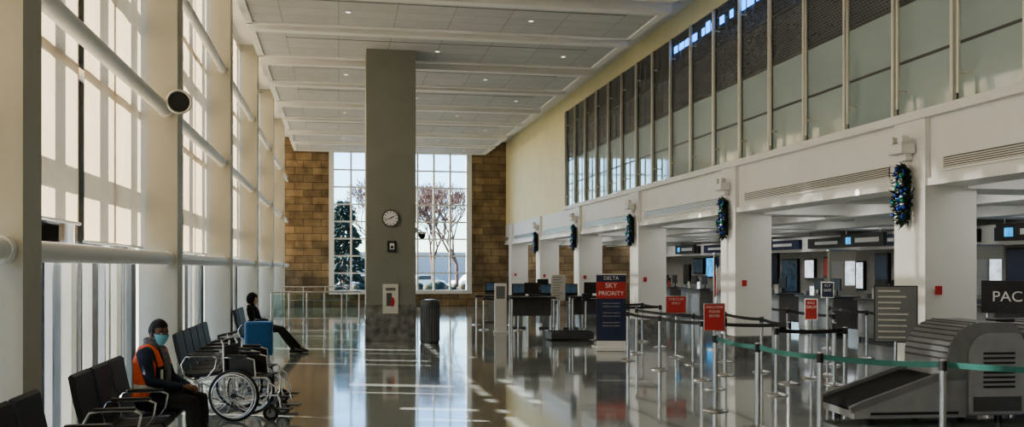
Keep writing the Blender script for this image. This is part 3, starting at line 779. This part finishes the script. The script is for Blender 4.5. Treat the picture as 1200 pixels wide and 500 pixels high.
def kiosk(loc, rz):
    m = MB(); m.cbox((-.22, -.2, 0), (.22, .2, .05), M['dkgrey'], .01); m.prism([(-.12, .05), (.12, .05), (.10, .95), (-.10, .95)], -.17, .17, M['mdgrey'])
    rot = Matrix.Rotation(R(-25), 3, 'X'); m.box((-.20, -.17, 1.0), (.20, -.10, 1.34), M['black'], rot); m.box((-.16, -.175, 1.04), (.16, -.168, 1.30), M['scr_dim'], rot, (0, -.135, 1.17))
    m.cbox((-.20, -.18, .92), (.20, .16, 1.0), M['dkgrey'], .02); m.box((-.08, -.186, .75), (.08, -.17, .8), M['black'])
    m.build('self_service_kiosk', loc, rz)
for x, y in ((5.3, 28.2), (6.1, 28.0), (6.8, 27.8), (5.0, 31.5)): kiosk((x, y-.6, 0), R(-12))
m = MB(); m.cbox((-.2, -.1, 0), (.2, .1, .06), M['signwhite'], .01); m.cbox((-.17, -.06, .06), (.17, .06, 1.38), M['signwhite'], .02); m.box((-.12, -.066, .95), (.12, -.06, 1.3), M['mdgrey']); m.build('information_pylon', (4.42, 25.7, 0), R(-8))
m = MB(); m.box((-.6, -.3, 1.0), (.6, .3, 1.05), M['black'])
for x in (-.55, .55):
    for y in (-.25, .25): m.cyl((x, y, 0), (x, y, 1.0), .025, M['steel'], 12)
m.box((-.5, -.02, .55), (.5, .02, .98), M['dkgrey']); m.cbox((-.2, 0, 1.12), (.2, .03, 1.42), M['black'], .01); m.cyl((0, .02, 1.05), (0, .02, 1.15), .03, M['black'])
me = m.mesh('podium_desk')
for x, y in ((5.0, 24.2), (6.7, 24.5), (7.0, 32)): obj('podium_desk', me, (x, y, 0), R(-5))
m = MB(); m.cbox((-.55, -.35, .02), (.55, .35, .20), M['dkgrey'], .03); m.box((-.5, -.3, .2), (.5, .3, .215), M['rubber']); m.cyl((.5, .3, .2), (.5, .3, 1.0), .025, M['steel']); m.cbox((.4, .25, .95), (.62, .33, 1.15), M['black'], .01)
m.build('luggage_scale', (5.75, 23.1, 0), 0)

# garlands
m = MB(); rr = random.Random(3)
for i in range(300):
    t = rr.uniform(-1, 1); w = .18*math.sqrt(max(0, 1-t*t))+.03
    y = rr.uniform(-w, w); p = V((-.05-rr.random()*.05, y, t*.40)); d = V((-rr.uniform(.2, 1), rr.uniform(-1, 1)+y*4, rr.uniform(-1, 1)*.8+t*.5)).normalized()
    m.tube([p, p+d*rr.uniform(.06, .13)], [.016, .001], M['garl'], 5)
for i in range(34):
    t = rr.uniform(-.95, .95); w = .18*math.sqrt(max(0, 1-t*t)); q = rr.uniform(.020, .038)
    m.ell((-.13-rr.random()*.05, rr.uniform(-w, w), t*.38), (q, q, q), rr.choice([M['bb_blue'], M['bb_blue'], M['bb_grn'], M['bb_slv']]), 12, 8)
for s in (-1, 1): m.ring((-.12, .06*s, .30), (1, .4*s, .2), .055, .012, M['bb_blue'], 18, 6); m.tube([(-.12, 0, .28), (-.12, .05*s, .12), (-.11, .08*s, .0)], [.016, .014, .010], M['bb_slv'], 6)
m.box((-.05, -.03, -.35), (0, .03, .35), M['garl'])
GM = m.mesh('christmas_swag')
m = MB(); m.cbox((-.22, -.17, -.07), (0, .17, .07), M['white'], .02)
for s in (-1, 1): m.cyl((-.14, .11*s, .05), (-.14, .11*s, .10), .02, M['white'], 8); m.cyl((-.20, .11*s, .12), (-.10, .11*s, .12), .065, M['white'], 16, .05); m.cyl((-.205, .11*s, .12), (-.20, .11*s, .12), .055, M['signwhite'], 16)
m.box((-.10, -.09, -.16), (0, .09, -.07), M['white'])
EM = m.mesh('emergency_light')
for y in cols[:-1]:
    obj('christmas_swag', GM, (XR-.092, y+.36, 2.82)); obj('emergency_light', EM, (XR-.092, y+.36, 3.45))
for y in cols:
    m = MB(); m.cbox((0, -.03, -.06), (.09, 0, .06), M['red'], .005); m.build('fire_alarm_pull', (XR+.06, y-.012, 1.5))

# x-ray scanner
m = MB(); D = .48
m.prism([(0, .08), (1.35, .08), (1.35, .52), (1.0, .50), (.12, .20), (0, .17)], -D, D, M['ltgrey'])
m.prism([(-.02, .17), (.12, .21), (1.0, .515), (1.4, .535), (1.4, .555), (1.0, .535), (.10, .235), (-.03, .195)], -D+.08, D-.08, M['rubber'])
for s in (-1, 1):
    y = s*D; m.prism([(-.02, .14), (.12, .19), (1.0, .49), (1.35, .51), (1.35, .60), (1.0, .58), (.10, .27), (-.04, .21)], min(y, y-.06*s), max(y, y-.06*s), M['mdgrey'])
    m.box((.2, y-.012, .12), (1.25, y+.012, .15), M['black'])
def hump(x0, w, zt, r, y0, y1, mt, z0=.10):
    pts = [(x0, z0)]
    pts += [(x0+r-r*math.cos(math.pi/2*i/10), zt-r+r*math.sin(math.pi/2*i/10)) for i in range(11)]
    pts += [(x0+w-r*.45+r*.45*math.sin(math.pi/2*i/6), zt-r*.45*(1-math.cos(math.pi/2*i/6))) for i in range(7)]
    pts += [(x0+w, z0)]
    m.prism(pts, y0, y1, mt, False)
for x0, w in ((1.12, .92), (2.12, .95)):
    hump(x0, w, 1.17, .42, -D, D, M['mdgrey'])
    for k in range(9):
        a = math.pi/2*k/9; x = x0+.42-.42*math.cos(a); z = 1.17-.42+.42*math.sin(a)
        m.cyl((x, -D+.02, z), (x, D-.02, z), .012, M['dkgrey'], 6)
    hump(x0+.26, w-.26, 1.05, .26, -D-.035, D+.035, M['ltgrey'], .12)
    for k in range(8): m.box((x0+.42, -D-.045, .42+.055*k), (x0+w-.12, -D-.034, .445+.055*k), M['black'])
    m.box((x0+.30, -D-.045, .15), (x0+w-.04, -D-.034, .32), M['dkgrey'])
m.prism([(3.05, .08), (4.0, .08), (4.0, .2), (3.2, .55), (3.05, .55)], -D, D, M['mdgrey'])
m.cbox((1.95, -.1, 1.15), (2.2, .1, 1.19), M['black'], .01)
for x in (.2, 1.2, 1.8, 2.3, 3.5):
    for y in (-.38, .38): m.cyl((x, y, 0), (x, y, .12), .04, M['black'], 10)
m.build('baggage_scanner', (5.82, 10.3, 0), R(-5))

# flag by column
m = MB(); m.cyl((0, 0, 0), (0, 0, .03), .16, M['steel'], 20); m.cyl((0, 0, .03), (0, 0, 2.1), .014, M['alu'], 10); m.ell((0, 0, 2.12), (.03, .03, .03), M['bb_slv'])
for k in range(7):
    x0 = .012+k*.022; m.tube([(x0, .0, 2.0-.03*k), (x0+.03, .02*(-1)**k, 1.6), (x0+.02, .01, 1.15+.03*k)], [.014, .022, .012], (M['flag'], M['signwhite'])[k % 2], 8)
m.cbox((0, -.02, 1.75), (.11, .02, 2.02), M['navy'], .01)
m.build('flagpole_with_flag', (8.2, 19.7, 0))
m = MB(); m.cbox((-.05, -.5, 1.0), (.05, .5, 1.58), M['black'], .01); m.cyl((0, -.4, 0), (0, -.4, 1.0), .03, M['steel']); m.cyl((0, .4, 0), (0, .4, 1.0), .03, M['steel'])
o = m.build('wayfinding_board', (11.75, 14.75, 0), R(52)); text('lettering', 'PACK', .26, (-.055, 0, 1.29), (math.pi/2, 0, -math.pi/2), M['paper'], o)
for y in (13.0, 19.1, 25.3, 31.5):
    m = MB(); m.box((-.43, -.05, 0), (.43, .05, 2.3), M['cream']); m.box((-.45, -.07, 2.3), (.45, .07, 2.34), M['steel']); m.box((-.35, -.06, 1.2), (0, -.05, 2.0), M['paper']); m.box((.08, -.06, 1.3), (.38, -.05, 2.0), M['scr_white'])
    m.build('partition_wall', (14.5, y, 0))

# ------------------------------------------------------------------ outside
rr = random.Random(11)
m = MB()
for i in range(1100):
    t = rr.random()**.8; z = .4+t*5.8; R_ = ((1-t)*1.7+.15)*(1+.25*math.sin(t*23)); a = rr.uniform(0, 2*math.pi); q = R_*rr.uniform(.3, 1)
    p = V((math.cos(a)*q, math.sin(a)*q, z)); d = V((math.cos(a), math.sin(a), -.25+rr.uniform(-.2, .3)))*rr.uniform(.25, .5)
    m.tube([p, p+d*.5, p+d], [.10, .08, .01], M['evergreen'], 5)
m.cyl((0, 0, -.4), (0, 0, 6), .14, M['bark'], 8, .03)
TM = m.mesh('evergreen_tree'); obj('evergreen_tree', TM, (.3, 60, -.25)); obj('evergreen_tree', TM, (-2.2, 64, -.25), 1.3, scale=.9)
def tree(seed):
    m = MB(); r = random.Random(seed)
    def grow(p, d, L, rad, n):
        q = p+d*L; mid = p+d*L*.5+V((r.uniform(-1, 1), r.uniform(-1, 1), 0))*L*.06
        m.tube([p, mid, q], [rad, rad*.85, rad*.7], M['bark'], 5 if n > 2 else 3, caps=False)
        if n == 0: return
        for k in range(3 if n > 2 else 4):
            ax = V((r.uniform(-1, 1), r.uniform(-1, 1), r.uniform(-.4, .5))).normalized()
            nd = (d+ax*r.uniform(.45, .75)+V((0, 0, .10))).normalized(); grow(q, nd, L*r.uniform(.66, .84), max(rad*.60, .014), n-1)
    grow(V((0, 0, -.2)), V((0, 0, 1)), 2.1, .15, 6)
    return m.mesh('bare_tree')
T1 = tree(5); T2 = tree(9)
obj('bare_tree', T1, (5.9, 60, 0)); obj('bare_tree', T2, (8.2, 66, 0), 1, scale=1.1); obj('bare_tree', T1, (3.4, 70, 0), 2, scale=1.2); obj('bare_tree', T2, (4.4, 62, 0), 2.6, scale=.95)
m = MB()
for i in range(420):
    p = V((rr.uniform(-8, 14), rr.uniform(-.8, .8), rr.uniform(.0, .7))); q = rr.uniform(.2, .42); m.ell(p, (q, q, q*.8), M['evergreen'] if i % 3 else M['bush'], 6, 4)
m.build('hedge', (0, 56, 0))
def car(loc, rz, paint):
    m = MB()
    body = [(-2.1, .35), (-2.15, .7), (-1.9, .92), (-1.0, .98), (-.5, 1.40), (.75, 1.42), (1.35, 1.0), (1.95, .9), (2.15, .68), (2.15, .35)]
    m.prism(body, -.85, .85, paint)
    m.prism([(-.9, .99), (-.48, 1.34), (.72, 1.36), (1.2, 1.01)], -.86, .86, M['black'])
    for x in (-1.35, 1.35):
        for s in (-1, 1): m.cyl((x, .7*s, .33), (x, .88*s, .33), .33, M['rubber'], 20); m.cyl((x, .87*s, .33), (x, .89*s, .33), .2, M['steel'], 16)
    m.build('parked_car', loc, rz)
for i, x in enumerate((-3, 2.2, 7.2, 12)): car((x, 84, -.22), R(10*i), (M['carpaint'], M['carpaint2'])[i % 2])
simple('distant_building', (-40, 130, -.3), (60, 140, 4), M['concrete'])

# ------------------------------------------------------------------ light
W = bpy.data.worlds.new('World'); S.world = W; W.use_nodes = True; N = W.node_tree.nodes; L = W.node_tree.links
sk = N.new('ShaderNodeTexSky'); sk.sky_type = 'NISHITA'; sk.sun_disc = False; sk.sun_elevation = R(24); sk.sun_rotation = R(-75); sk.air_density = 1.0; sk.dust_density = .1
tint = N.new('ShaderNodeVectorMath'); tint.operation = 'MULTIPLY'; tint.inputs[1].default_value = (.66, .90, 1.20)
L.new(sk.outputs[0], tint.inputs[0])
bg = N['Background']; bg.inputs[1].default_value = .27; L.new(tint.outputs[0], bg.inputs[0])
sl = bpy.data.lights.new('sun', 'SUN'); sl.energy = 13; sl.angle = .01; sl.color = (1, .95, .86)
so = bpy.data.objects.new('sun', sl); S.collection.objects.link(so); so.rotation_euler = V((.86, -.30, -.36)).to_track_quat('-Z', 'Y').to_euler()

cam = bpy.data.cameras.new('camera'); co = bpy.data.objects.new('camera', cam); S.collection.objects.link(co); S.camera = co
cam.sensor_width = 36; cam.lens = 33.0; cam.shift_y = 64/1200; co.location = (0, 0, 1.8); co.rotation_euler = (math.pi/2, 0, -math.radians(10.46)); cam.clip_end = 500
S.view_settings.view_transform = 'AgX'; S.view_settings.look = 'AgX - Medium High Contrast'; S.view_settings.exposure = 1.15
